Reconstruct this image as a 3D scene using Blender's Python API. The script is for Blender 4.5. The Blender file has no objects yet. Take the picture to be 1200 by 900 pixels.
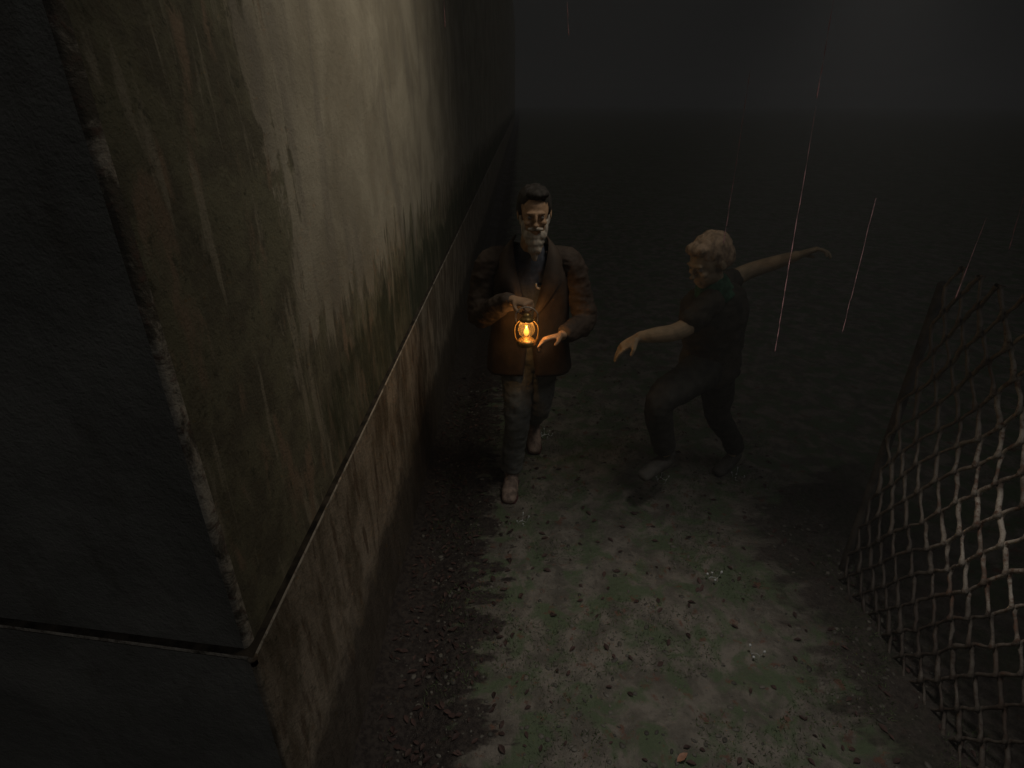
import bpy, bmesh, math, random
from mathutils import Vector, Matrix, noise
random.seed(7)
S = bpy.context.scene
C = S.collection
R = math.radians
PI = math.pi

# ---------------------------------------------------------------- helpers
def link(name, me, mat=None, parent=None, smooth=True):
    o = bpy.data.objects.new(name, me)
    C.objects.link(o)
    if mat is not None and len(me.materials) == 0:
        me.materials.append(mat)
    if smooth:
        for p in me.polygons: p.use_smooth = True
    if parent is not None: o.parent = parent
    return o

def obj(name, bm, mat=None, parent=None, smooth=True):
    bmesh.ops.recalc_face_normals(bm, faces=bm.faces)
    me = bpy.data.meshes.new(name)
    bm.to_mesh(me); bm.free()
    return link(name, me, mat, parent, smooth)

def empty(name, loc, rz=0):
    o = bpy.data.objects.new(name, None)
    C.objects.link(o); o.location = loc; o.rotation_euler = (0, 0, rz)
    o.empty_display_size = .1
    return o

def tag(o, label=None, cat=None, group=None, kind=None):
    if label: o['label'] = label
    if cat: o['category'] = cat
    if group: o['group'] = group
    if kind: o['kind'] = kind
    return o

def ring(bm, c, t, rx, ry, n, up):
    t = t.normalized()
    u = up - t * up.dot(t)
    if u.length < 1e-4:
        u = Vector((0, 1, 0)) - t * t.y
    u.normalize(); v = t.cross(u)
    return [bm.verts.new(c + v * (rx * math.cos(2*PI*k/n)) + u * (ry * math.sin(2*PI*k/n))) for k in range(n)]

def tube(bm, pts, rad, n=14, up=Vector((0, -1, 0)), cap=True):
    pts = [Vector(p) for p in pts]
    rad = [(r, r) if not isinstance(r, (tuple, list)) else r for r in rad]
    rings = []
    for i, p in enumerate(pts):
        a = pts[max(i-1, 0)]; b = pts[min(i+1, len(pts)-1)]
        rings.append(ring(bm, p, b - a, rad[i][0], rad[i][1], n, up))
    for a, b in zip(rings, rings[1:]):
        for k in range(n):
            bm.faces.new((a[k], a[(k+1) % n], b[(k+1) % n], b[k]))
    if cap:
        for rg, q, d, r in ((rings[0], pts[0], pts[0]-pts[1], rad[0]), (rings[-1], pts[-1], pts[-1]-pts[-2], rad[-1])):
            d = d.normalized() * min(r) * .6
            c = bm.verts.new(q + d)
            mid = [bm.verts.new(q + (w.co - q) * .7 + d * .7) for w in rg]
            for k in range(n):
                bm.faces.new((rg[k], rg[(k+1) % n], mid[(k+1) % n], mid[k]))
                bm.faces.new((mid[k], mid[(k+1) % n], c))

def spline(pts, m=4):
    """Catmull-Rom through a list of tuples of any length."""
    out = []
    for i in range(len(pts)-1):
        p0 = pts[max(i-1, 0)]; p1 = pts[i]; p2 = pts[i+1]; p3 = pts[min(i+2, len(pts)-1)]
        for s in range(m):
            t = s / m
            out.append(tuple(.5*((2*b)+(c-a)*t+(2*a-5*b+4*c-d)*t*t+(3*b-a-3*c+d)*t**3) for a, b, c, d in zip(p0, p1, p2, p3)))
    out.append(tuple(pts[-1]))
    return out

def limb(bm, pr, n=14, m=5, up=Vector((0, -1, 0))):
    """pr: (x, y, z, rx, ry) joints, smoothed."""
    s = spline([p if len(p) == 5 else p + (p[3],) for p in pr], m)
    tube(bm, [p[:3] for p in s], [(max(p[3], .002), max(p[4], .002)) for p in s], n, up)

def ball(bm, c, r, rot=None, sub=2):
    if not isinstance(r, (tuple, list)): r = (r, r, r)
    M = Matrix.Translation(Vector(c))
    if rot: M = M @ rot.to_4x4()
    M = M @ Matrix.Diagonal((r[0], r[1], r[2], 1))
    bmesh.ops.create_icosphere(bm, subdivisions=sub, radius=1, matrix=M)

def box(bm, lo, hi, bev=0):
    r = bmesh.ops.create_cube(bm, size=1)
    vs = r['verts']
    for v in vs:
        v.co = Vector([(lo[i]+hi[i])/2 + v.co[i]*(hi[i]-lo[i]) for i in range(3)])
    if bev:
        es = list({e for v in vs for e in v.link_edges})
        bmesh.ops.bevel(bm, geom=es, offset=bev, segments=2, affect='EDGES')

def apply_mods(o):
    dg = bpy.context.evaluated_depsgraph_get()
    me = bpy.data.meshes.new_from_object(o.evaluated_get(dg))
    old = o.data; o.modifiers.clear(); o.data = me
    for p in me.polygons: p.use_smooth = True
    return o

def fused(name, bm, mat, parent, vox=.006, smooth=4):
    """joins overlapping volumes into one continuous surface"""
    o = obj(name, bm, mat, parent)
    m = o.modifiers.new('r', 'REMESH'); m.mode = 'VOXEL'; m.voxel_size = vox
    if smooth:
        s = o.modifiers.new('s', 'SMOOTH'); s.factor = .5; s.iterations = smooth
    bpy.context.view_layer.update()
    apply_mods(o)
    if len(o.data.materials) == 0: o.data.materials.append(mat)
    return o

def ruffle(o, amp, scale, seed=0, axis_scale=(1, 1, 1)):
    me = o.data
    me.update()
    nrm = [v.normal.copy() for v in me.vertices]
    for v, vn in zip(me.vertices, nrm):
        q = Vector((v.co.x*axis_scale[0], v.co.y*axis_scale[1], v.co.z*axis_scale[2])) * scale + Vector((seed, seed*1.7, 0))
        d = noise.noise(q) + .5 * noise.noise(q * 2.3)
        v.co += vn * (d * amp)
    me.update()

# ---------------------------------------------------------------- materials
def newmat(name):
    m = bpy.data.materials.new(name); m.use_nodes = True
    nt = m.node_tree
    b = nt.nodes['Principled BSDF']
    return m, nt, b

class NB:
    def __init__(s, nt): s.nt = nt
    def n(s, t, **kw):
        x = s.nt.nodes.new(t)
        for k, v in kw.items(): setattr(x, k, v)
        return x
    def l(s, a, b): s.nt.links.new(a, b)
    def coord(s, scale=(1, 1, 1), out='Object'):
        tc = s.n('ShaderNodeTexCoord'); mp = s.n('ShaderNodeMapping')
        mp.inputs['Scale'].default_value = scale
        s.l(tc.outputs[out], mp.inputs['Vector']); return mp.outputs[0]
    def noise(s, vec, scale, detail=6, rough=.6, dist=0):
        x = s.n('ShaderNodeTexNoise'); x.inputs['Scale'].default_value = scale
        x.inputs['Detail'].default_value = detail; x.inputs['Roughness'].default_value = rough
        x.inputs['Distortion'].default_value = dist
        s.l(vec, x.inputs['Vector']); return x.outputs['Fac']
    def math(s, op, a, b=None, clamp=False):
        x = s.n('ShaderNodeMath', operation=op, use_clamp=clamp)
        for i, q in enumerate((a, b)):
            if q is None: continue
            if isinstance(q, (int, float)): x.inputs[i].default_value = q
            else: s.l(q, x.inputs[i])
        return x.outputs[0]
    def ramp(s, f, a, b, lo=0., hi=1.):
        x = s.n('ShaderNodeMapRange', interpolation_type='SMOOTHSTEP')
        x.inputs['From Min'].default_value = a; x.inputs['From Max'].default_value = b
        x.inputs['To Min'].default_value = lo; x.inputs['To Max'].default_value = hi
        s.l(f, x.inputs['Value']); return x.outputs[0]
    def mix(s, f, a, b):
        x = s.n('ShaderNodeMix', data_type='RGBA')
        if isinstance(f, (int, float)): x.inputs[0].default_value = f
        else: s.l(f, x.inputs[0])
        for i, q in ((6, a), (7, b)):
            if isinstance(q, tuple): x.inputs[i].default_value = (*q, 1)
            else: s.l(q, x.inputs[i])
        return x.outputs[2]
    def bump(s, h, bsdf, strength=.5, dist=.01):
        x = s.n('ShaderNodeBump'); x.inputs['Strength'].default_value = strength
        x.inputs['Distance'].default_value = dist
        s.l(h, x.inputs['Height']); s.l(x.outputs[0], bsdf.inputs['Normal'])

def simple(name, col, rough=.8, var=.35, scale=20, stretch=(1, 1, 1), bump=.3, spec=.3, metal=0., bdist=.004):
    m, nt, b = newmat(name); k = NB(nt)
    v = k.coord(stretch)
    f = k.noise(v, scale, 5)
    f2 = k.noise(v, scale*5, 4)
    dk = tuple(c*(1-var) for c in col); lt = tuple(min(1, c*(1+var)) for c in col)
    c = k.mix(k.ramp(f, .3, .7), dk, lt)
    k.l(c, b.inputs['Base Color'])
    b.inputs['Roughness'].default_value = rough
    b.inputs['Specular IOR Level'].default_value = spec
    b.inputs['Metallic'].default_value = metal
    k.bump(f2, b, bump, bdist)
    return m

def wall_material(name, end=False):
    m, nt, b = newmat(name); k = NB(nt)
    P = k.coord()
    sx = k.n('ShaderNodeSeparateXYZ'); k.l(P, sx.inputs[0])
    Z = sx.outputs['Z']; Y = sx.outputs['Y']
    streak = k.noise(k.coord((1, 1, .16)), 13, 5, .6, .4)     # vertical runs
    blotch = k.noise(P, 2.6, 6, .62, .3)
    fine = k.noise(P, 38, 6, .7)
    grit = k.noise(P, 160, 3, .6)
    plaster = k.mix(k.ramp(blotch, .34, .66), (.30, .265, .205), (.44, .395, .315))
    plaster = k.mix(k.ramp(k.noise(k.coord((1, 1, .25)), 4.5, 5, .6, .8), .48, .66, 0, .55), plaster, (.23, .205, .175))
    plaster = k.mix(k.ramp(fine, .5, .75, 0, .35), plaster, (.22, .2, .16))
    # moss and damp rising from the ledge, ragged top
    top = k.math('ADD', k.math('MULTIPLY', streak, .75), k.math('MULTIPLY', blotch, .55))
    f1 = k.math('SUBTRACT', k.math('ADD', top, .86), Z)
    rise = k.ramp(f1, -.05, .05)
    # dirty band beside the corner
    f2 = k.math('SUBTRACT', k.math('ADD', k.math('MULTIPLY', streak, .5), k.math('ADD', k.math('MULTIPLY', blotch, .8), .84)), Y)
    side = k.ramp(f2, -.03, .05)
    stain = k.math('MAXIMUM', rise, side)
    mossc = k.mix(k.ramp(k.noise(P, 9, 6, .65), .4, .6), (.145, .13, .095), (.205, .19, .13))
    mossc = k.mix(k.ramp(k.noise(k.coord((1, 1, .3)), 12, 5), .54, .66), mossc, (.28, .21, .15))
    mossc = k.mix(k.ramp(k.noise(k.coord((1, 1, .12)), 17, 4, .6, .3), .56, .66, 0, .8), mossc, (.34, .30, .23))
    mossc = k.mix(k.ramp(k.noise(P, 30, 4, .7), .56, .7, 0, .8), mossc, (.085, .084, .06))
    wet = k.math('MULTIPLY', k.ramp(k.math('SUBTRACT', f1, k.math('MULTIPLY', streak, .25)), -.02, .10, 0, .88), k.ramp(f2, -.25, .02, 1, 0))
    wet = k.math('MULTIPLY', wet, k.ramp(k.noise(k.coord((1, 1, .3)), 8, 5), .36, .56, .35, 1))
    mossc = k.mix(wet, mossc, (.048, .054, .032))
    col = k.mix(stain, plaster, mossc)
    if end:
        col = k.mix(k.ramp(blotch, .35, .65), (.24, .235, .215), (.36, .35, .32))
        col = k.mix(k.ramp(k.noise(k.coord((1, 1, .3)), 9, 5), .52, .7, 0, .6), col, (.19, .175, .15))
    k.l(col, b.inputs['Base Color'])
    b.inputs['Roughness'].default_value = .85
    b.inputs['Specular IOR Level'].default_value = .25
    h = k.math('ADD', k.math('MULTIPLY', fine, .6), k.math('ADD', k.math('MULTIPLY', blotch, 1.2), k.math('MULTIPLY', grit, .25)))
    h = k.math('SUBTRACT', h, k.math('MULTIPLY', stain, .35))
    k.bump(h, b, .55, .02)
    return m

def plinth_material():
    m, nt, b = newmat('plinth_render'); k = NB(nt)
    P = k.coord()
    n1 = k.noise(k.coord((1, 1, .35)), 9, 6, .62, .3)
    n2 = k.noise(P, 28, 6, .7); n3 = k.noise(P, 130, 3)
    c = k.mix(k.ramp(n1, .36, .64), (.15, .12, .085), (.34, .285, .225))
    c = k.mix(k.ramp(k.noise(k.coord((1, 1, .25)), 15, 5), .52, .66, 0, .8), c, (.11, .075, .05))
    c = k.mix(k.ramp(n2, .55, .72, 0, .7), c, (.07, .07, .045))
    sx = k.n('ShaderNodeSeparateXYZ'); k.l(P, sx.inputs[0])
    foot_shade = k.ramp(k.math('SUBTRACT', k.math('MULTIPLY', k.math('ADD', n1, k.noise(P, 5, 5)), .42), sx.outputs['Z']), -.04, .10, 0, .8)  # light fading out at the plinth foot, put into the colour
    c = k.mix(foot_shade, c, (.055, .045, .037))
    k.l(c, b.inputs['Base Color']); b.inputs['Roughness'].default_value = .85
    b.inputs['Specular IOR Level'].default_value = .25
    k.bump(k.math('ADD', k.math('ADD', n1, n2), k.math('MULTIPLY', n3, .3)), b, .6, .02)
    return m

def edge_material():
    m, nt, b = newmat('chipped_plaster_edge'); k = NB(nt)
    P = k.coord()
    n1 = k.noise(P, 9, 8, .78, .8); n2 = k.noise(P, 45, 5, .7)
    sx = k.n('ShaderNodeSeparateXYZ'); k.l(P, sx.inputs[0])
    wear = k.math('SUBTRACT', n1, k.ramp(sx.outputs['Z'], 1.45, 2.1, 0, .14))
    c = k.mix(k.ramp(wear, .38, .54), (.11, .095, .075), (.56, .50, .42))
    c = k.mix(k.ramp(n2, .5, .68, 0, .75), c, (.17, .1, .08))
    k.l(c, b.inputs['Base Color']); b.inputs['Roughness'].default_value = .8
    k.bump(n2, b, .7, .01)
    return m

def ground_material():
    m, nt, b = newmat('wet_gravel_ground'); k = NB(nt)
    P = k.coord()
    big = k.noise(P, 1.7, 6, .6, .4); mid = k.noise(P, 7.5, 6, .66, .3); fine = k.noise(P, 42, 6, .7); grit = k.noise(P, 170, 3, .6)
    c = k.mix(k.ramp(mid, .36, .64), (.125, .115, .095), (.25, .225, .19))
    c = k.mix(k.ramp(k.noise(P, 6.2, 5, .65, .5), .45, .6, 0, .85), c, (.105, .145, .078))
    c = k.mix(k.ramp(k.noise(P, 14, 5, .65), .58, .67, 0, .8), c, (.17, .085, .06))
    c = k.mix(k.ramp(fine, .56, .72, 0, .8), c, (.065, .06, .05))
    # soil washed against the wall foot
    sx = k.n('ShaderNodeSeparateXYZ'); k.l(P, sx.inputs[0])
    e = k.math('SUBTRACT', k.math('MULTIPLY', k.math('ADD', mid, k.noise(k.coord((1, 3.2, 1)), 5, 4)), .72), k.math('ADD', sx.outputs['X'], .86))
    soil_and_strip = k.ramp(e, -.06, .06)
    e2 = k.math('ADD', k.math('MULTIPLY', k.math('ADD', mid, k.noise(k.coord((1, 3.2, 1)), 4, 4)), .7), k.math('SUBTRACT', sx.outputs['X'], 2.02))  # second strip, ragged, ground darker towards the fence
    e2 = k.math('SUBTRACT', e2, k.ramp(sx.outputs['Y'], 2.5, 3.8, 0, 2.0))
    soil_and_strip = k.math('MAXIMUM', soil_and_strip, k.math('MULTIPLY', k.ramp(e2, -.12, .10, 0, .85), k.ramp(sx.outputs['X'], 1.9, 2.6, 1, 0)))
    c = k.mix(soil_and_strip, c, k.mix(k.ramp(fine, .4, .6), (.035, .028, .026), (.07, .058, .05)))
    k.l(c, b.inputs['Base Color'])
    k.l(k.ramp(big, .35, .65, .5, .9), b.inputs['Roughness'])
    b.inputs['Specular IOR Level'].default_value = .22
    h = k.math('ADD', k.math('MULTIPLY', mid, 1.2), k.math('ADD', fine, k.math('MULTIPLY', grit, .4)))
    k.bump(h, b, .7, .025)
    return m

def wire_material():
    m, nt, b = newmat('dirty_galvanised_wire'); k = NB(nt)
    P = k.coord()
    n1 = k.noise(P, 6, 5, .65); n2 = k.noise(P, 40, 4, .7)
    c = k.mix(k.ramp(n1, .38, .6), (.15, .11, .085), (.66, .59, .50))
    c = k.mix(k.ramp(n2, .48, .64), c, (.2, .11, .075))
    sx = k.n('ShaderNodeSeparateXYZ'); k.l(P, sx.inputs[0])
    foot_dim = k.ramp(k.math('SUBTRACT', k.math('MULTIPLY', n1, 1.15), sx.outputs['Z']), -.12, .16)  # lamplight fading towards the fence foot, painted into the wire colour
    far_dim = k.ramp(k.math('ADD', sx.outputs['Y'], k.math('MULTIPLY', n1, .5)), -1.18, -.88)  # lamp fall-off along the fence, painted into the wire colour
    c = k.mix(k.math('MULTIPLY', far_dim, .85), c, (.15, .125, .10))
    c = k.mix(k.math('MULTIPLY', foot_dim, .85), c, (.06, .048, .04))
    k.l(c, b.inputs['Base Color']); b.inputs['Roughness'].default_value = .6
    k.bump(n2, b, .6, .004)
    return m

def water_material(name, tint):
    m, nt, b = newmat(name); k = NB(nt)
    f = k.noise(k.coord(), 60, 2)
    k.l(k.mix(f, tuple(t*.85 for t in tint), tint), b.inputs['Base Color'])
    b.inputs['Roughness'].default_value = .25
    b.inputs['Transmission Weight'].default_value = .25
    b.inputs['IOR'].default_value = 1.33
    return m

M = {}
M['wall'] = wall_material('stained_plaster')
M['endwall'] = wall_material('dark_plaster', True)
M['plinth'] = plinth_material()
M['edge'] = edge_material()
M['ledge'] = simple('grimy_ledge', (.05, .04, .03), .9, .7, 22)
M['ground'] = ground_material()
M['postmetal'] = simple('rusty_post', (.09, .08, .07), .8, .4, 14)
M['stone'] = simple('wet_pebbles', (.105, .098, .082), .6, .6, 9, bump=.5)
M['leaf'] = simple('rotting_leaves', (.06, .035, .03), .7, .6, 8)
M['grass'] = simple('short_moss', (.075, .1, .045), .8, .5, 10)
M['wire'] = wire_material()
M['skin'] = simple('weathered_skin', (.40, .25, .155), .6, .2, 22, bump=.25, spec=.35)
M['skin2'] = simple('pale_skin', (.44, .33, .22), .6, .22, 18, bump=.25)
M['beard'] = simple('grey_beard', (.42, .37, .32), .85, .35, 40, (1, 1, .2), bump=.8)
M['hair'] = simple('dark_hair', (.03, .026, .024), .7, .4, 40, (1, 1, .25), bump=.8)
M['fair'] = simple('fair_hair', (.42, .30, .21), .7, .4, 40, (1, 1, .5), bump=.8)
M['coat'] = simple('brown_leather_coat', (.060, .043, .034), .75, .25, 12, bump=.4, spec=.3)
M['vest'] = simple('navy_waistcoat', (.05, .055, .075), .8, .3, 30, bump=.3)
M['trouser'] = simple('grey_trousers', (.17, .172, .162), .85, .25, 20, bump=.4)
M['boot'] = simple('tan_boot', (.27, .20, .165), .6, .45, 26, bump=.6)
M['sole'] = simple('dark_sole', (.1, .035, .035), .8, .3, 30)
M['green'] = simple('green_collar_cloth', (.05, .125, .075), .85, .35, 25, bump=.4)
M['shirt'] = simple('drab_shirt', (.06, .052, .04), .85, .3, 22, bump=.4)
M['drab'] = simple('drab_trousers', (.042, .039, .032), .85, .3, 22, bump=.4)
M['darkboot'] = simple('dark_boot', (.07, .065, .055), .7, .3, 22)
M['brass'] = simple('lantern_brass', (.42, .27, .1), .4, .35, 24, bump=.2, metal=.7)
M['pale_metal'] = simple('pale_metal', (.55, .48, .42), .45, .2, 30, bump=.1, metal=.3)
M['eye'] = simple('eye', (.25, .22, .2), .3, .2, 20, bump=0)
M['rain'] = water_material('rain_water', (.58, .32, .33))
M['splash'] = water_material('splash_water', (.8, .82, .82))
m, nt, b = newmat('lantern_flame')
b.inputs['Base Color'].default_value = (1, .6, .15, 1)
b.inputs['Emission Color'].default_value = (1, .62, .14, 1); b.inputs['Emission Strength'].default_value = .75
M['flame'] = m
m, nt, b = newmat('lantern_glass'); k = NB(nt)
tr = k.n('ShaderNodeBsdfTransparent'); tr.inputs[0].default_value = (1, .93, .8, 1)
gl = k.n('ShaderNodeBsdfGlossy'); gl.inputs['Roughness'].default_value = .12
df = k.n('ShaderNodeBsdfDiffuse'); df.inputs[0].default_value = (.5, .38, .2, 1)
mx = k.n('ShaderNodeMixShader'); mx2 = k.n('ShaderNodeMixShader')
mx.inputs[0].default_value = .3
k.l(gl.outputs[0], mx.inputs[1]); k.l(df.outputs[0], mx.inputs[2])
k.l(k.ramp(k.noise(k.coord(), 30), .3, .7, .12, .3), mx2.inputs[0])
k.l(tr.outputs[0], mx2.inputs[1]); k.l(mx.outputs[0], mx2.inputs[2])
k.l(mx2.outputs[0], nt.nodes['Material Output'].inputs[0])
M['glass'] = m

# ---------------------------------------------------------------- ground
def spaced(lo, hi, step, far):
    a = []; x = lo
    while x <= hi: a.append(x); x += step
    s = step; x = a[-1]; up = []
    while x < far: s *= 1.45; x += s; up.append(x)
    s = step; x = lo; dn = []
    while x > -far: s *= 1.45; x -= s; dn.append(x)
    return dn[::-1] + a + up
def gz(x, y):
    z = .022*noise.noise(Vector((x*1.4, y*1.4, 3))) + .012*noise.noise(Vector((x*5, y*5, 1))) + .006*noise.noise(Vector((x*14, y*14, 2)))
    z -= .07*max(0, 1 - abs(x + .43)/.2)                        # worn runnel along the wall foot
    return z
bm = bmesh.new()
xs = spaced(-.7, 2.2, .025, 300); ys = spaced(.3, 4.6, .03, 300)
gv = [[bm.verts.new((x, y, gz(x, y))) for x in xs] for y in ys]
for j in range(len(ys)-1):
    for i in range(len(xs)-1):
        bm.faces.new((gv[j][i], gv[j][i+1], gv[j+1][i+1], gv[j+1][i]))
tag(obj('ground', bm, M['ground']), kind='structure')

# pebbles, leaves, moss: uncountable litter
class Soup:
    def __init__(s): s.v = []; s.f = []
    def add(s, vs, fs):
        k = len(s.v); s.v += vs; s.f += [tuple(k+i for i in f) for f in fs]
def litter(name, n, f, mat, label, cat, smooth=False):
    sp = Soup()
    for _ in range(n): f(sp)
    me = bpy.data.meshes.new(name); me.from_pydata(sp.v, [], sp.f); me.update()
    o = link(name, me, mat, None, smooth)
    tag(o, label, cat, kind='stuff'); return o
_t = bmesh.new(); bmesh.ops.create_icosphere(_t, subdivisions=2, radius=1)
ICO_V = [v.co.copy() for v in _t.verts]; ICO_F = [tuple(v.index for v in f.verts) for f in _t.faces]; _t.free()
def pebble(sp):
    y = .45 + 4.2*random.random()**1.3; x = random.uniform(-.55, 1.75)
    r = .003 + .009*random.random()**3
    a = random.random()*6.3; sx, sy, sz = random.uniform(.8, 1.6), random.uniform(.7, 1.1), random.uniform(.35, .7)
    z = gz(x, y) - r*.05; ca, sa = math.cos(a), math.sin(a); o = Vector((x*90, y*90, 0)); out = []
    for v in ICO_V:
        q = v*(r*(1 + .28*noise.noise(v*1.3 + o)))
        qx, qy = q.x*sx, q.y*sy
        out.append((x + qx*ca - qy*sa, y + qx*sa + qy*ca, z + q.z*sz))
    sp.add(out, ICO_F)
def leafquad(sp, x, y, s, a, z=None):
    if z is None: z = gz(x, y) + .004 + .005*random.random()
    tx, ty = random.uniform(-.3, .3), random.uniform(-.3, .3)
    vs = []
    for px, py in [(-1, 0), (-.55, .33), (-.1, .48), (.45, .34), (1, 0), (.45, -.34), (-.1, -.48), (-.55, -.33), (-.2, 0), (.4, 0)]:
        px *= random.uniform(.9, 1.1)
        u = px*s*math.cos(a) - py*s*math.sin(a); w = px*s*math.sin(a) + py*s*math.cos(a)
        vs.append((x+u, y+w, z + u*tx + w*ty + abs(py)*s*.35 - .12*s*px*px))
    sp.add(vs, [(0, 8, 1), (1, 8, 2), (2, 8, 9, 3), (3, 9, 4), (4, 9, 5), (5, 9, 8, 6), (6, 8, 7), (7, 8, 0)])
def leaf(sp):
    if random.random() < .6: x = -.55 + abs(random.gauss(0, .25))
    else: x = random.uniform(-.4, 1.7)
    leafquad(sp, x, random.uniform(.5, 4.5), random.uniform(.008, .022), random.random()*6.3)
def blade(sp):
    while True:
        x = random.uniform(-.5, 1.75); y = random.uniform(.5, 4.2)
        if noise.noise(Vector((x*2.6, y*2.6, 9))) > .05: break
    z = gz(x, y) - .004; h = random.uniform(.008, .022); a = random.random()*6.3; w = .0026
    dx, dy = random.gauss(0, .012), random.gauss(0, .012)
    sp.add([(x-w*math.cos(a), y-w*math.sin(a), z), (x+w*math.cos(a), y+w*math.sin(a), z), (x+dx, y+dy, z+h)], [(0, 1, 2)])
litter('gravel', 4200, pebble, M['stone'], 'loose wet pebbles strewn over the ground between wall and fence', 'gravel', True)
litter('leaf_litter', 1100, leaf, M['leaf'], 'dark rotting leaf litter, thickest along the foot of the wall', 'leaf litter')
litter('moss_tufts', 16000, blade, M['grass'], 'short green moss and grass tufts in patches on the ground', 'grass')
sp = Soup(); leafquad(sp, .60, 1.225, .024, .5, gz(.6, 1.225)+.018)
me = bpy.data.meshes.new('fallen_leaf'); me.from_pydata(sp.v, [], sp.f); me.update()
lf = link('fallen_leaf', me, simple('orange_leaf', (.42, .22, .14), .6, .3, 30), None, False)
sd = lf.modifiers.new('s', 'SOLIDIFY'); sd.thickness = .002
tag(lf, 'single pale orange fallen leaf at the bottom edge of the picture', 'leaf')

# ---------------------------------------------------------------- building corner
CX, CY = -.60, .857            # plinth corner
EX, EY = -7.0, CY + .8         # far end of the end wall (runs slightly away)
PH = 1.01                      # plinth height
FAR = 70.0
b_root = empty('building', (CX, CY, 0))
tag(b_root, 'plastered building corner with moss stained pale side wall above a brown plinth', 'building')
ed = Vector((EX-CX, EY-CY, 0)).normalized(); en = Vector((ed.y, -ed.x, 0))   # end wall direction / outward normal
if en.y > 0: en = -en
IN = .019
# inset corner of the upper wall
ux = CX - IN
tt = (ux - CX + en.x*IN) / ed.x
ucor = Vector((ux, (CY - en.y*IN + ed.y*((ux - (CX - en.x*IN))/ed.x)), 0))
def wall_grid(name, p0, p1, z0, z1, du, dz, mat, nrm, amp, parent, grow=1.0):
    bm = bmesh.new(); p0 = Vector(p0); p1 = Vector(p1); L = (p1-p0).length
    us = [0]; s = du
    while us[-1] < L:
        us.append(min(L, us[-1]+s)); s *= grow
    zs = [z0 + (z1-z0)*i/max(1, round((z1-z0)/dz)) for i in range(max(1, round((z1-z0)/dz))+1)]
    g = []
    for z in zs:
        row = []
        for i, u in enumerate(us):
            p = p0 + (p1-p0)*(u/L); p = Vector((p.x, p.y, z))
            d = noise.noise(p*2.1)*.6 + noise.noise(p*7)*.3 + noise.noise(p*19)*.12
            fade = min(1, u/.05) * min(1, (z-z0)/.05 if name != 'plinth' else (z1-z)/.05)
            p += nrm*(d*amp*max(0, fade))
            row.append(bm.verts.new(p))
        g.append(row)
    for j in range(len(zs)-1):
        for i in range(len(us)-1):
            bm.faces.new((g[j][i], g[j][i+1], g[j+1][i+1], g[j+1][i]))
    o = obj(name, bm, mat, parent)
    o.matrix_parent_inverse = Matrix.Translation(-parent.location)
    return o
TOP = 9.0
w1 = wall_grid('side_wall', (ucor.x, ucor.y+.028, 0), (ucor.x, FAR, 0), PH+.001, TOP, .03, .03, M['wall'], Vector((1, 0, 0)), .012, b_root, 1.012)
ew0 = ucor + ed*.012
w2 = wall_grid('end_wall', ew0, ew0 + ed*6.2, PH+.001, TOP, .05, .05, M['endwall'], en, .012, b_root, 1.02)
p1 = wall_grid('plinth', (CX, CY+.012, 0), (CX, FAR, 0), -.25, PH-.012, .03, .03, M['plinth'], Vector((1, 0, 0)), .012, b_root, 1.012)
pc = Vector((CX, CY, 0)) + ed*.012
p2 = wall_grid('plinth', pc, pc + ed*6.25, -.25, PH-.012, .05, .05, M['endwall'], en, .010, b_root, 1.02)
# vertical corner arris of the upper wall, chipped
def arris(name, path, a, bdir, w, mat, chip, wb=None):
    """broken corner strip along path between two face directions a and bdir"""
    wb = wb or w
    bm = bmesh.new(); rows = []
    for p in path:
        p = Vector(p)
        c = noise.noise(p*9)*.6 + noise.noise(p*31)*.4 + noise.noise(p*70)*.2
        g = max(.1, 1 + chip*c)
        rows.append([bm.verts.new(p + a*w), bm.verts.new(p + a*(w*.6) + bdir*(wb*.08*g)),
                     bm.verts.new(p + a*(w*.26*g) + bdir*(wb*.26*g)), bm.verts.new(p + bdir*(wb*.6) + a*(w*.08*g)), bm.verts.new(p + bdir*wb)])
    for r0, r1 in zip(rows, rows[1:]):
        for i in range(4): bm.faces.new((r0[i], r0[i+1], r1[i+1], r1[i]))
    o = obj(name, bm, mat, b_root)
    o.matrix_parent_inverse = Matrix.Translation(-b_root.location)
    return o
yv = Vector((0, 1, 0)); zd = Vector((0, 0, -1))
arris('corner_edge', [(ucor.x, ucor.y, PH + .001 + i*.012) for i in range(int((TOP-PH)/.012))], yv, ed, .028, M['edge'], 1.5, .012)['label'] = 'chipped pale vertical corner edge'
arris('corner_edge', [(CX, CY, -.2 + i*.012) for i in range(int((PH+.188)/.012))], yv, ed, .0125, M['plinth'], .6)['label'] = 'dull lower corner edge of the plinth'
# plinth cap: grimy shelf plus chipped nosing on both sides
bm = bmesh.new()
q = [Vector((CX-.001, CY+.001, PH)), Vector((CX-.001, FAR, PH)), Vector((ux-.02, FAR, PH)), Vector((ux-.02, ucor.y+.03, PH))]
far_e = pc + ed*6.2
q2 = [Vector((far_e.x, far_e.y, PH)), Vector((far_e.x, far_e.y, PH)) - en*.06]
vs = [bm.verts.new(v) for v in q]; vs2 = [bm.verts.new(v) for v in q2]
bm.faces.new(vs); bm.faces.new((vs[0], vs[3], vs2[1], vs2[0]))
lg = obj('ledge', bm, M['ledge'], b_root, False); lg.matrix_parent_inverse = Matrix.Translation(-b_root.location)
pp = []; y = CY + .004
st = .012
while y < FAR: pp.append((CX, y, PH)); y += st; st *= 1.004
arris('ledge_nosing', pp, Vector((-1, 0, 0)), zd, .011, M['edge'], 1.6)
bm = bmesh.new(); ball(bm, (CX-.007, CY+.007, PH-.009), (.0125, .0125, .0085))
o = obj('ledge_nosing', bm, M['plinth'], b_root); o.matrix_parent_inverse = Matrix.Translation(-b_root.location)
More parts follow.
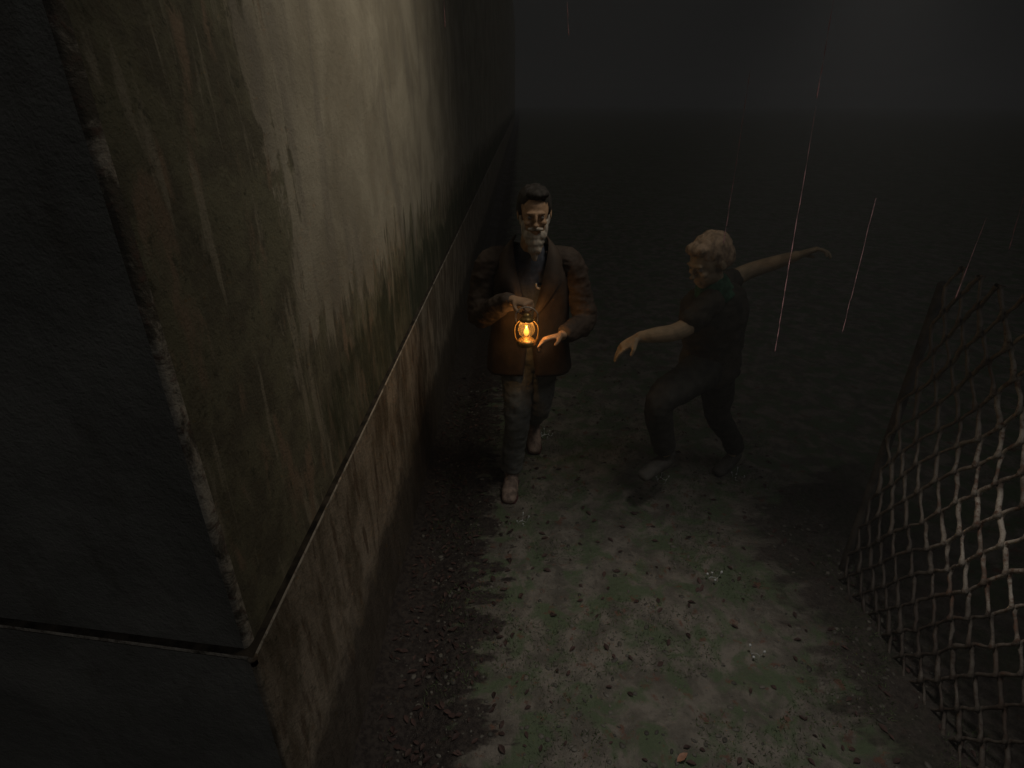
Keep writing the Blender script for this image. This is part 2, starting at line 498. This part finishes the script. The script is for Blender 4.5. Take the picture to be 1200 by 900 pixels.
pe = [Vector((CX, CY, PH)) + ed*(.004 + i*.014) for i in range(430)]
arris('ledge_nosing', pe, -en, zd, .010, M['edge'], 1.6)

# ---------------------------------------------------------------- wire fence
FX = 1.62
f_root = empty('wire_fence', (FX, 3.0, 0))
tag(f_root, 'tall dirt streaked wire mesh fence along the right side of the path', 'fence')
W, H_ = .056, .085
NW, NL = 28, 20
Y0 = .55
def fence_wire(bm, i):
    pts = []; rad = []
    for kz in range(NL):
        side = (kz % 2 != i % 2)
        y = Y0 + i*W + (W if side else 0)
        z = -.02 + kz*H_
        xo = .007 if side else -.007
        jx = Vector((noise.noise(Vector((y*3, z*3, 1)))*.03, noise.noise(Vector((y*4, z*4, 5)))*.02, noise.noise(Vector((y*4, z*4, 8)))*.02))
        p = Vector((xo, y-3.0, z)) + jx
        if pts:
            a = pts[-1]
            for f in (.12, .26, .42, .58, .74, .88):
                pp_ = a.lerp(p, f*f*(3-2*f)*.55 + f*.45)
                pp_.z = a.z + (p.z-a.z)*f
                q_ = pp_*26 + Vector((i*3.1, 0, 0))
                pts.append(pp_ + Vector((noise.noise(q_), noise.noise(q_ + Vector((9, 0, 0))), 0))*.005); rad.append(max(0, abs(f-.5)*2.4-.6))
        pts.append(p); rad.append(1)
    rr = []
    for p, k_ in zip(pts, rad):
        g = .5 + .5*noise.noise(p*8 + Vector((3, 1, i)))
        h_ = .5 + .5*noise.noise(p*42 + Vector((1, 7, i)))
        rr.append(.0052 + .0030*k_ + .009*max(0, g-.40) + .006*max(0, h_-.45))
    tube(bm, pts, rr, 6, Vector((1, 0, 0)), False)
bm = bmesh.new()
for i in range(NW): fence_wire(bm, i)
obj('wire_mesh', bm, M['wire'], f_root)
for py in (.42, 2.18):
    bm = bmesh.new(); tube(bm, [(.05, py-3, -.2), (.05, py-3, 1.50)], [.02, .02], 14, Vector((1, 0, 0)))
    obj('post', bm, M['postmetal'], f_root)
# ---------------------------------------------------------------- people
def hand(bm, wrist, palm_dir, palm_nrm, thumb_side, curl, s=1.0):
    """palm plus five fingers of their own; curl in radians per joint for index..little"""
    w = Vector(wrist); d = Vector(palm_dir).normalized(); n_ = Vector(palm_nrm); n_ = (n_ - d*n_.dot(d)).normalized()
    t = d.cross(n_) * thumb_side
    pc = w + d*.045*s
    # palm
    tube(bm, [w - d*.02*s, w + d*.01*s, w + d*.05*s, w + d*.09*s], [(.026*s, .020*s), (.031*s, .018*s), (.042*s, .016*s), (.040*s, .013*s)], 12, n_)
    lens = (.072, .080, .075, .058); offs = (.030, .010, -.011, -.030)
    for L, o_, c in zip(lens, offs, curl):
        base = w + d*.082*s + t*(o_*s)
        pts = [base - d*.02*s, base]; dirv = d.copy(); nn = n_.copy()
        for f in (.45, .32, .27):
            ca, sa = math.cos(c), math.sin(c)
            dirv = (dirv*ca + n_*0 + nn*sa).normalized(); nn = (nn - dirv*nn.dot(dirv)).normalized()
            pts.append(pts[-1] + dirv*(L*f*s*1.05))
        tube(bm, pts, [.0095*s, .0095*s, .0088*s, .0080*s, .0068*s], 8, t)
    tb = w + d*.022*s + t*.026*s
    td = (d*.65 + t*.65 + n_*.45).normalized()
    p2 = tb + td*.038*s; p3 = p2 + (d*.8 + n_*.55 + t*.1).normalized()*.030*s
    tube(bm, [tb - td*.012*s, tb + td*.012*s, p2, p3], [.015*s, .0125*s, .0105*s, .0085*s], 8, n_)

def head(bm, c, rot, s=1.0):
    """face looks along local -y"""
    c = Vector(c)
    def B(p, r, rr=None):
        q = rot if rr is None else rot @ rr
        ball(bm, c + rot @ (Vector(p)*s), tuple(x*s for x in r), q)
    B((0, .012, .035), (.076, .094, .088)); B((0, -.03, .02), (.064, .062, .085))
    B((0, -.04, -.045), (.056, .052, .055)); B((0, -.062, -.082), (.030, .026, .024))
    B((0, -.02, -.05), (.060, .060, .05))
    B((0, -.086, .028), (.052, .012, .011))                       # brow
    B((-.036, -.074, -.018), (.020, .018, .015)); B((.036, -.074, -.018), (.020, .018, .015))   # cheeks
    B((0, -.098, .004), (.0085, .012, .028), Matrix.Rotation(R(-14), 3, 'X')); B((0, -.108, -.022), (.015, .016, .011))
    B((0, -.089, -.056), (.024, .012, .006)); B((0, -.087, -.068), (.020, .012, .007))
    for sx in (-1, 1):
        B((.077*sx, .006, -.002), (.008, .019, .030))
        B((.030*sx, -.082, .006), (.014, .006, .005))

def eyes(parent, c, rot, s=1.0):
    for sx in (-1, 1):
        bm = bmesh.new(); ball(bm, Vector(c) + rot @ (Vector((.030*sx, -.0825, .009))*s), .0095*s)
        obj('eye', bm, M['eye'], parent)

# ---- the lantern bearer
mx0, my0 = .055, 2.86
man = empty('person', (mx0, my0, 0))
tag(man, 'bearded person in an open brown coat standing by the wall holding a lit lantern', 'person')
rot = Matrix.Rotation(R(3), 3, 'Z') @ Matrix.Rotation(R(7), 3, 'X')
hc = Vector((.015, -.075, 1.66))
lan = Vector((-.02, -.335, 1.085))                               # lantern foot, local to the man
bm = bmesh.new()
head(bm, hc, rot)
limb(bm, [(0, -.0, 1.40, .065, .06), (.005, -.02, 1.50, .058, .055), (.012, -.045, 1.58, .055, .055)])
limb(bm, [(0, .06, .90, .15, .10), (0, .05, 1.08, .135, .095), (0, .02, 1.27, .155, .105), (0, .01, 1.40, .14, .085), (0, .0, 1.47, .07, .06)], 20)
wr_r = Vector((-.08, -.245, 1.285)); wr_l = Vector((.155, -.255, 1.105))
limb(bm, [(-.155, .01, 1.425, .052), (-.235, .0, 1.27, .046), (-.25, -.045, 1.14, .041), (-.175, -.15, 1.22, .036), tuple(wr_r) + (.025,)])
limb(bm, [(.155, .01, 1.425, .052), (.24, .01, 1.27, .046), (.285, -.02, 1.11, .041), (.225, -.15, 1.10, .036), tuple(wr_l) + (.025,)])
hand(bm, wr_r, (.75, -.62, .02), (.0, .1, -1), -1, (1.15, 1.2, 1.2, 1.2))
hand(bm, wr_l, (-.85, -.42, -.03), (.25, -.25, -.9), 1, (.22, .38, .5, .6))
limb(bm, [(-.075, .05, .90, .085), (-.065, .0, .72, .072), (-.062, -.05, .50, .052), (-.080, -.01, .30, .047), (-.095, .02, .09, .034)])
limb(bm, [(.08, .06, .90, .085), (.075, .10, .72, .072), (.07, .12, .50, .052), (.06, .30, .36, .047), (.05, .48, .20, .034)])
limb(bm, [(-.095, .03, .06, .036, .03), (-.10, -.06, .045, .04, .026), (-.108, -.15, .035, .036, .018)], up=Vector((0, 0, 1)))
limb(bm, [(.05, .49, .16, .034, .03), (.05, .43, .08, .038, .026), (.052, .36, .035, .036, .018)], up=Vector((0, 0, 1)))
body = fused('body', bm, M['skin'], man, .0048, 3)
eyes(man, hc, rot)
# hair
bm = bmesh.new()
for p, r in (((0, .025, .062), (.083, .096, .075)), ((0, .07, .0), (.07, .052, .08)), ((-.066, .02, .03), (.02, .05, .05)), ((.066, .02, .03), (.02, .05, .05)), ((.01, -.05, .108), (.056, .04, .024))):
    ball(bm, hc + rot @ Vector(p), r, rot)
hr = fused('hair', bm, M['hair'], man, .006, 2); ruffle(hr, .006, 45, 3, (1, 1, .4))
# pointed grey beard with side whiskers
bm = bmesh.new()
for p, r in (((0, -.062, -.082), (.060, .040, .036)), ((0, -.07, -.112), (.048, .034, .036)), ((0, -.076, -.145), (.037, .028, .036)), ((0, -.082, -.174), (.019, .015, .034)),
             ((-.05, -.036, -.058), (.016, .032, .042)), ((.05, -.036, -.058), (.016, .032, .042)), ((-.066, -.008, -.022), (.010, .018, .034)), ((.066, -.008, -.022), (.010, .018, .034)),
             ((-.018, -.094, -.043), (.022, .012, .009)), ((.018, -.094, -.043), (.022, .012, .009))):
    ball(bm, hc + rot @ Vector(p), r, rot)
bd = fused('beard', bm, M['beard'], man, .0045, 2); ruffle(bd, .0028, 60, 5, (1, 1, .3))
# waistcoat
bm = bmesh.new()
limb(bm, [(0, .055, .94, .168, .118), (0, .045, 1.08, .155, .115), (0, .018, 1.27, .172, .122), (0, .005, 1.40, .15, .098), (0, -.005, 1.475, .085, .07)], 24)
ve = fused('waistcoat', bm, M['vest'], man, .008, 2); ruffle(ve, .004, 14, 2)
bm = bmesh.new()
for a in range(9):
    t0 = PI*(.93 + 1.14*a/8)
    ball(bm, (.045 + .017*math.cos(t0), -.125, 1.325 + .019*math.sin(t0)), .0062, sub=1)
bk = fused('pendant', bm, M['pale_metal'], ve, .002, 2)
# coat: open shell with hem, sleeves, collar
cz = [(.80, .235, .165, .06, .16), (.92, .222, .16, .055, .10), (1.04, .205, .15, .048, .07), (1.16, .203, .148, .036, .16), (1.27, .208, .148, .02, .40), (1.36, .205, .135, .012, .62), (1.43, .175, .112, .01, .78), (1.485, .105, .086, .0, .85)]
cs = spline(cz, 5)
bm = bmesh.new(); rows = []
NA = 48
for (z, rx, ry, yc, op) in cs:
    row = []
    for i in range(NA+1):
        a = -PI/2 + op*.9 + (2*PI - 1.8*op)*i/NA
        fold = .012*noise.noise(Vector((a*2.2, z*3, 4))) + .006*noise.noise(Vector((a*6, z*6, 2)))
        fl = 1 + fold*5*(1 if z < 1.3 else .5)
        row.append(bm.verts.new((rx*math.cos(a)*fl, yc + ry*math.sin(a)*fl, z + .012*math.sin(a*3))))
    rows.append(row)
for r0, r1 in zip(rows, rows[1:]):
    for i in range(NA): bm.faces.new((r0[i], r0[i+1], r1[i+1], r1[i]))
ct = obj('coat', bm, M['coat'], man)
sd = ct.modifiers.new('s', 'SOLIDIFY'); sd.thickness = .012; sd.offset = 0
apply_mods(ct)
def sleeve(pr, seed):
    bm = bmesh.new(); limb(bm, pr, 20, 7)
    o = fused('sleeve', bm, M['coat'], ct, .007, 2); ruffle(o, .009, 16, seed, (1, 1, 1.6)); return o
sleeve([(-.12, .01, 1.435, .058), (-.20, .008, 1.395, .078), (-.245, .0, 1.27, .070), (-.262, -.045, 1.135, .066), (-.175, -.15, 1.215, .056), (-.10, -.225, 1.275, .047)], 1)
sleeve([(.12, .01, 1.435, .058), (.20, .008, 1.395, .078), (.25, .01, 1.27, .070), (.295, -.02, 1.105, .066), (.225, -.15, 1.10, .056), (.175, -.235, 1.105, .047)], 2)
for sx in (-1, 1):                                                # lapels folding down from the neck
    bm = bmesh.new()
    inn = [(.075*sx, .055, 1.535), (.088*sx, -.03, 1.525), (.082*sx, -.085, 1.46), (.062*sx, -.122, 1.36), (.034*sx, -.142, 1.24), (.016*sx, -.135, 1.16)]
    outr = [(.105*sx, .075, 1.47), (.15*sx, -.03, 1.46), (.155*sx, -.095, 1.40), (.14*sx, -.138, 1.335), (.085*sx, -.152, 1.24), (.022*sx, -.141, 1.15)]
    A = [bm.verts.new(p) for p in spline(inn, 4)]; Bv = [bm.verts.new(p) for p in spline(outr, 4)]
    for i in range(len(A)-1): bm.faces.new((A[i], A[i+1], Bv[i+1], Bv[i]))
    o = obj('lapel', bm, M['coat'], ct); sd = o.modifiers.new('s', 'SOLIDIFY'); sd.thickness = .01; sd.offset = 0
    apply_mods(o)
# trousers
bm = bmesh.new()
limb(bm, [(0, .055, 1.02, .160, .115), (0, .055, .93, .172, .122), (0, .05, .84, .15, .105)], 20)
limb(bm, [(-.075, .05, .90, .098), (-.065, .0, .72, .089), (-.062, -.05, .50, .074), (-.082, -.01, .30, .069), (-.095, .015, .125, .066)], 18)
limb(bm, [(.08, .06, .90, .098), (.075, .10, .72, .089), (.07, .12, .50, .073), (.06, .30, .36, .066), (.052, .46, .225, .062)], 18)
tr = fused('trousers', bm, M['trouser'], man, .008, 2); ruffle(tr, .008, 11, 6, (1, 1, 1.8))
# boots
def boot(ank, heel, toe, sc=1.0):
    bm = bmesh.new(); a = Vector(ank); h = Vector(heel); t = Vector(toe); d = (t-h)
    limb(bm, [tuple(a + Vector((0, 0, .07))) + (.054, .054), tuple(a) + (.050, .052), tuple(h + Vector((0, 0, .055))) + (.044, .050)], 16)
    limb(bm, [tuple(h + Vector((0, 0, .042))) + (.042, .042), tuple(h + d*.35 + Vector((0, 0, .052))) + (.046, .050), tuple(h + d*.7 + Vector((0, 0, .038))) + (.050, .036), tuple(t + Vector((0, 0, .028))) + (.040, .026)], 16, up=Vector((0, 0, 1)))
    o = fused('boot', bm, M['boot'], man, .006, 2)
    bm = bmesh.new()
    limb(bm, [tuple(h + Vector((0, 0, .011))) + (.046, .013), tuple(h + d*.4 + Vector((0, 0, .012))) + (.044, .012), tuple(h + d*.75 + Vector((0, 0, .012))) + (.053, .012), tuple(t + Vector((0, 0, .012))) + (.042, .012)], 16, up=Vector((0, 0, 1)))
    obj('sole', bm, M['sole'], o)
    bm = bmesh.new()
    for q in (.30, .42, .54):
        c = h + d*q + Vector((0, 0, .098 - .055*(q-.2)))
        tube(bm, [c + Vector((-.026, .004, -.006)), c + Vector((0, 0, .004)), c + Vector((.026, .004, -.006))], [.0035]*3, 6, Vector((0, 0, 1)))
    obj('laces', bm, M['hair'], o)
    return o
boot((-.095, .015, .115), (-.095, .04, -.004), (-.110, -.18, -.004))
boot((.05, .475, .21), (.05, .51, .10), (.053, .34, -.0))

# ---- lantern, hanging from the closed hand
lt = empty('lantern', (mx0 + lan.x, my0 + lan.y, lan.z))
tag(lt, 'small lit brass oil lantern held by the person in the brown coat', 'lantern')
def lathe(bm, prof, n=20):
    rg = [[bm.verts.new((r*math.cos(2*PI*k/n), r*math.sin(2*PI*k/n), z)) for k in range(n)] for r, z in prof]
    for a, b_ in zip(rg, rg[1:]):
        for k in range(n): bm.faces.new((a[k], a[(k+1) % n], b_[(k+1) % n], b_[k]))
    bm.faces.new(rg[0]); bm.faces.new(rg[-1][::-1])
bm = bmesh.new(); lathe(bm, [(.034, 0), (.044, .004), (.045, .022), (.036, .034), (.020, .038), (.018, .046)]); obj('tank', bm, M['brass'], lt)
bm = bmesh.new(); lathe(bm, [(.022, .047), (.037, .065), (.041, .085), (.035, .108), (.026, .124)]); obj('globe', bm, M['glass'], lt)
bm = bmesh.new(); lathe(bm, [(.030, .125), (.034, .129), (.027, .143), (.018, .150), (.021, .158), (.006, .166)]); obj('cap', bm, M['brass'], lt)
bm = bmesh.new(); lathe(bm, [(.004, .05), (.011, .060), (.0125, .070), (.008, .084), (.0015, .100)], 12); obj('flame', bm, M['flame'], lt)
for sx in (-1, 1):
    bm = bmesh.new(); tube(bm, spline([(.040*sx, 0, .012), (.056*sx, 0, .05), (.056*sx, 0, .10), (.032*sx, 0, .133)], 5), [.0042]*16, 8, Vector((0, 1, 0))); obj('frame_tube', bm, M['brass'], lt)
bm = bmesh.new(); tube(bm, spline([(-.050, 0, .118), (-.050, 0, .165), (-.02, 0, .192), (.02, 0, .192), (.050, 0, .165), (.050, 0, .118)], 5), [.0026]*26, 6, Vector((0, 1, 0))); obj('handle', bm, M['pale_metal'], lt)

# ---- the runner
rx0, ry0 = .92, 2.62
run = empty('person', (rx0, ry0, 0))
tag(run, 'fair haired person in a green collar lunging with one bare arm stretched towards the lantern', 'person')
hc2 = Vector((-.055, -.075, 1.495))
rot2 = Matrix.Rotation(R(-64), 3, 'Z') @ Matrix.Rotation(R(24), 3, 'X')
bm = bmesh.new()
head(bm, hc2, rot2)
limb(bm, [(.01, -.02, 1.30, .065, .06), (-.015, -.04, 1.37, .056, .055), (-.035, -.055, 1.43, .054, .054)])
limb(bm, [(.09, .10, .90, .14, .105), (.075, .08, 1.03, .13, .10), (.04, .03, 1.18, .15, .105), (.015, .0, 1.28, .14, .09), (.0, -.02, 1.35, .07, .06)], 20)
wrf = Vector((-.355, -.13, 1.145)); wrb = Vector((.43, .12, 1.475))
limb(bm, [(-.03, -.10, 1.315, .052), (-.11, -.135, 1.225, .045), (-.19, -.15, 1.18, .041), (-.275, -.142, 1.162, .037), tuple(wrf) + (.025,)])
limb(bm, [(.05, .13, 1.315, .052), (.15, .19, 1.33, .046), (.24, .20, 1.375, .041), (.34, .165, 1.425, .036), tuple(wrb) + (.025,)])
hand(bm, wrf, (-.72, .05, -.55), (.35, .1, -.9), 1, (.22, .26, .3, .36))
hand(bm, wrb, (.85, -.2, .4), (.2, -.3, -.9), 1, (.4, .5, .5, .55))
kf = Vector((-.215, -.14, .81))
limb(bm, [(.05, .04, .91, .085), (-.08, -.06, .87, .078), tuple(kf) + (.055,), (-.17, -.06, .60, .048), (-.10, .02, .40, .034)])
limb(bm, [(.13, .14, .90, .085), (.19, .20, .72, .075), (.25, .27, .50, .053), (.37, .36, .32, .047), (.47, .44, .14, .034)])
limb(bm, [(-.09, .03, .36, .034, .03), (-.15, -.01, .325, .038, .024), (-.22, -.06, .30, .034, .018)], up=Vector((0, 0, 1)))
limb(bm, [(.47, .44, .12, .034, .03), (.42, .40, .06, .038, .026), (.36, .36, .03, .034, .018)], up=Vector((0, 0, 1)))
fused('body', bm, M['skin2'], run, .0048, 3)
eyes(run, hc2, rot2)
bm = bmesh.new()
for p, r in (((0, .018, .058), (.084, .100, .078)), ((0, .07, .005), (.072, .05, .08)), ((-.064, .025, .02), (.022, .05, .055)), ((.064, .025, .02), (.022, .05, .055)), ((0, -.058, .095), (.058, .04, .028))):
    ball(bm, hc2 + rot2 @ Vector(p), r, rot2)
hr = fused('hair', bm, M['fair'], run, .006, 2); ruffle(hr, .005, 55, 8, (1, 1, .5))
bm = bmesh.new()
limb(bm, [(.085, .095, .86, .165, .128), (.075, .08, 1.03, .150, .120), (.04, .03, 1.18, .168, .124), (.015, .0, 1.29, .155, .105), (.0, -.02, 1.345, .09, .075)], 22)
limb(bm, [(-.015, -.085, 1.32, .066), (-.075, -.12, 1.265, .062), (-.125, -.138, 1.222, .058)], 16)
limb(bm, [(.045, .12, 1.315, .066), (.12, .172, 1.322, .062), (.17, .195, 1.34, .058)], 16)
sh = fused('shirt', bm, M['shirt'], run, .008, 2); ruffle(sh, .008, 13, 11, (1, 1, 1.5))
bm = bmesh.new()
limb(bm, [(.006, -.022, 1.322, .098, .085), (-.008, -.035, 1.362, .082, .075), (-.022, -.046, 1.398, .072, .068)], 20)
co = fused('collar', bm, M['green'], run, .006, 2); ruffle(co, .007, 22, 4)
bm = bmesh.new()
limb(bm, [(.08, .09, .99, .150, .118), (.09, .10, .91, .160, .122), (.09, .10, .84, .13, .1)], 20)
limb(bm, [(.05, .04, .91, .102), (-.08, -.06, .87, .094), tuple(kf) + (.074,), (-.17, -.06, .60, .066), (-.115, .005, .44, .06)], 18)
limb(bm, [(.13, .14, .90, .102), (.19, .20, .72, .091), (.25, .27, .50, .074), (.37, .36, .32, .066), (.45, .42, .18, .06)], 18)
dr = fused('trousers', bm, M['drab'], run, .008, 2); ruffle(dr, .008, 11, 9)
for pr in ([(-.09, .03, .40, .045, .045), (-.085, .035, .345, .046, .044), (-.15, -.01, .325, .047, .038), (-.235, -.07, .298, .042, .026)],
           [(.475, .445, .17, .045, .045), (.475, .445, .105, .046, .044), (.42, .40, .06, .047, .038), (.345, .35, .028, .042, .028)]):
    bm = bmesh.new(); limb(bm, pr, 16, up=Vector((0, 0, 1))); fused('boot', bm, M['darkboot'], run, .007, 2)

# ---------------------------------------------------------------- rain
def rain(x, y, z0, z1, lean, label, r=.0015):
    """one line of falling drops, each drop a long bead of water"""
    bm = bmesh.new(); z = z0; P = []; Q = []
    while z < z1:
        t = (z-z0)/(z1-z0); g = r*(1 - .45*t)
        L = random.uniform(.030, .060); wob = random.uniform(-.0012, .0012)
        for f, w_ in ((0, .6), (.15, 1), (.45, .9), (.8, .5), (1, .22)):
            zz = z - z0 + L*f
            P.append((lean*zz + wob, 0, zz)); Q.append(max(.0003, g*w_))
        z += L + random.uniform(.004, .016) + .03*random.random()*t
    tube(bm, P, Q, 6, Vector((0, 1, 0)))
    o = obj('rain_streak', bm, M['rain']); o.location = (x, y, z0)
    tag(o, label, 'rain', 'lines of falling rain')
RAIN = []
RAIN = [
 (.681, 1.9, 1.719, 2.24, -.012, 'rain streak ending just above the fair head of the lunging person', .0020),
 (.793, 1.7, 2.150, 2.46, -.050, 'rain streak coming in at the top edge right of the middle', .0022),
 (.859, 1.75, 1.391, 2.08, -.054, 'longest rain streak, right of the lunging person', .0018),
 (.975, 1.6, 1.518, 1.87, -.028, 'short faint rain streak between the longest streak and the fence', .0009),
 (1.287, 1.5, 1.795, 1.92, -.10, 'very short rain streak at the right edge of the picture'),
 (-.219, 1.9, 2.333, 2.44, .01, 'rain streak crossing the top edge in front of the pale wall'),
 (.151, 2.1, 2.330, 2.44, -.10, 'rain streak at the top edge right above the bearded person'),
 (1.236, 1.55, 1.643, 1.84, .01, 'faintest rain streak just above the lit part of the fence')]
for a in RAIN: rain(*a)

def splash(x, y, n, rad, label, dot=.0045):
    bm = bmesh.new()
    A = [2*PI*i/n + random.uniform(-.3, .3) for i in range(n)]
    m_ = 40; r0 = []; r1 = []
    for q in range(m_):
        a = 2*PI*q/m_
        r0.append(bm.verts.new((rad*.75*math.cos(a), rad*.75*math.sin(a), -.004)))
        r1.append(bm.verts.new((rad*.82*math.cos(a), rad*.82*math.sin(a), .004 + .002*math.sin(a*n))))
    for q in range(m_): bm.faces.new((r0[q], r0[(q+1) % m_], r1[(q+1) % m_], r1[q]))
    for a in A:                                                   # jets of the crown, each ending in a drop
        k_ = int(round(a/(2*PI)*m_)) % m_; hgt = random.uniform(.016, .045); b0 = r1[k_].co; out = Vector((math.cos(a), math.sin(a), 0))
        tip = b0 + out*(hgt*.35) + Vector((0, 0, hgt)); e = [r1[k_], r1[(k_+1) % m_], r1[(k_+2) % m_]]
        base_ring = e; prev = None
        for f, w_ in ((.35, .0011), (.7, .0008), (.85, dot*.7), (1, dot), (1.12, dot*.75), (1.2, .0005)):
            rg = ring(bm, b0.lerp(tip, f), tip-b0, w_, w_, 6, Vector((0, .3, 1)))
            if prev is None:
                bm.faces.new((e[0], e[1], rg[0], rg[1])); bm.faces.new((e[1], e[2], rg[2], rg[3]))
            else:
                for q in range(6): bm.faces.new((prev[q], prev[(q+1) % 6], rg[(q+1) % 6], rg[q]))
            prev = rg
        bm.faces.new(prev)
    o = obj('rain_splash', bm, M['splash']); o.location = (x, y, gz(x, y))
    tag(o, label, 'splash', 'rain splashes on the ground')
SPL = []
SPL = [
 (.902, 2.905, 5, .035, 'ring of splash drops on dark ground below the raised knee of the lunging person'),
 (1.40, 2.957, 5, .04, 'scattered splash drops right of the lunging person near the fence foot'),
 (.198, 3.431, 8, .042, 'round crown of splash drops beside the trouser leg of the bearded person'),
 (.971, 2.075, 4, .026, 'four bright splash drops in the middle of the lit ground', .0065),
 (1.027, 1.656, 3, .022, 'three bright splash drops nearest the camera on the lit ground', .006),
 (.024, 2.514, 4, .028, 'faint splash drops in front of the tan boot of the bearded person')]
for a in SPL: splash(*a)

# ---------------------------------------------------------------- light
w = bpy.data.worlds.new('World'); S.world = w; w.use_nodes = True
bg = w.node_tree.nodes['Background']
bg.inputs[0].default_value = (1.0, .99, .97, 1); bg.inputs[1].default_value = .0085

def aim(o, tgt):
    o.rotation_euler = (Vector(tgt) - o.location).to_track_quat('-Z', 'Y').to_euler()
def spot(name, loc, tgt, power, deg, blend, col, size=.08):
    l = bpy.data.lights.new(name, 'SPOT'); l.energy = power; l.spot_size = R(deg); l.spot_blend = blend
    l.color = col; l.shadow_soft_size = size
    o = bpy.data.objects.new(name, l); C.objects.link(o); o.location = loc; aim(o, tgt); return o
spot('wall_floodlight', (1.2, 2.3, 3.65), (-.63, 2.85, 2.4), 71, 107, 1.0, (1, .90, .72), .38)
spot('yard_lamp', (.72, 1.34, 2.62), (.66, 1.28, 0), 58, 77, 1.0, (1, .94, .87), .10)
sl = bpy.data.lights.new('fill_sun', 'SUN'); sl.energy = .085; sl.angle = R(25); sl.color = (1, .99, .96)  # added dim fill that lifts unlit surfaces, no moon in view
so = bpy.data.objects.new('fill_sun', sl); C.objects.link(so); so.location = (2.1, -3, 4.74); aim(so, (0, 0, 0))
pl = bpy.data.lights.new('lantern_light', 'POINT'); pl.energy = 1.25; pl.color = (1, .55, .2); pl.shadow_soft_size = .012
po = bpy.data.objects.new('lantern_light', pl); C.objects.link(po); po.parent = lt; po.location = (0, -.0, .112)

# thin haze volume added to lift the blacks and blend the horizon
bm = bmesh.new(); box(bm, (-320, -320, -1.4), (320, 320, 9.6))
hz = obj('haze', bm, None, None, False); tag(hz, kind='stuff')
m = bpy.data.materials.new('lift_haze'); m.use_nodes = True; nt = m.node_tree
nt.nodes.remove(nt.nodes['Principled BSDF'])
pv = nt.nodes.new('ShaderNodeVolumePrincipled'); pv.inputs['Color'].default_value = (.95, .95, .95, 1)
pv.inputs['Density'].default_value = .0075
nt.links.new(pv.outputs[0], nt.nodes['Material Output'].inputs['Volume'])
hz.data.materials.append(m)
# ---------------------------------------------------------------- camera
cam = bpy.data.cameras.new('camera'); cam.sensor_width = 36; cam.lens = 659/1200*36
cam.clip_start = .02; cam.clip_end = 2000
co = bpy.data.objects.new('camera', cam); C.objects.link(co)
co.location = (0, 0, 2.14); co.rotation_euler = (R(90 - 26.6), 0, R(.78))
S.camera = co
S.render.resolution_x = 1024; S.render.resolution_y = 768
S.view_settings.view_transform = 'Standard'; S.view_settings.look = 'None'
S.view_settings.gamma = 1; S.view_settings.exposure = 0
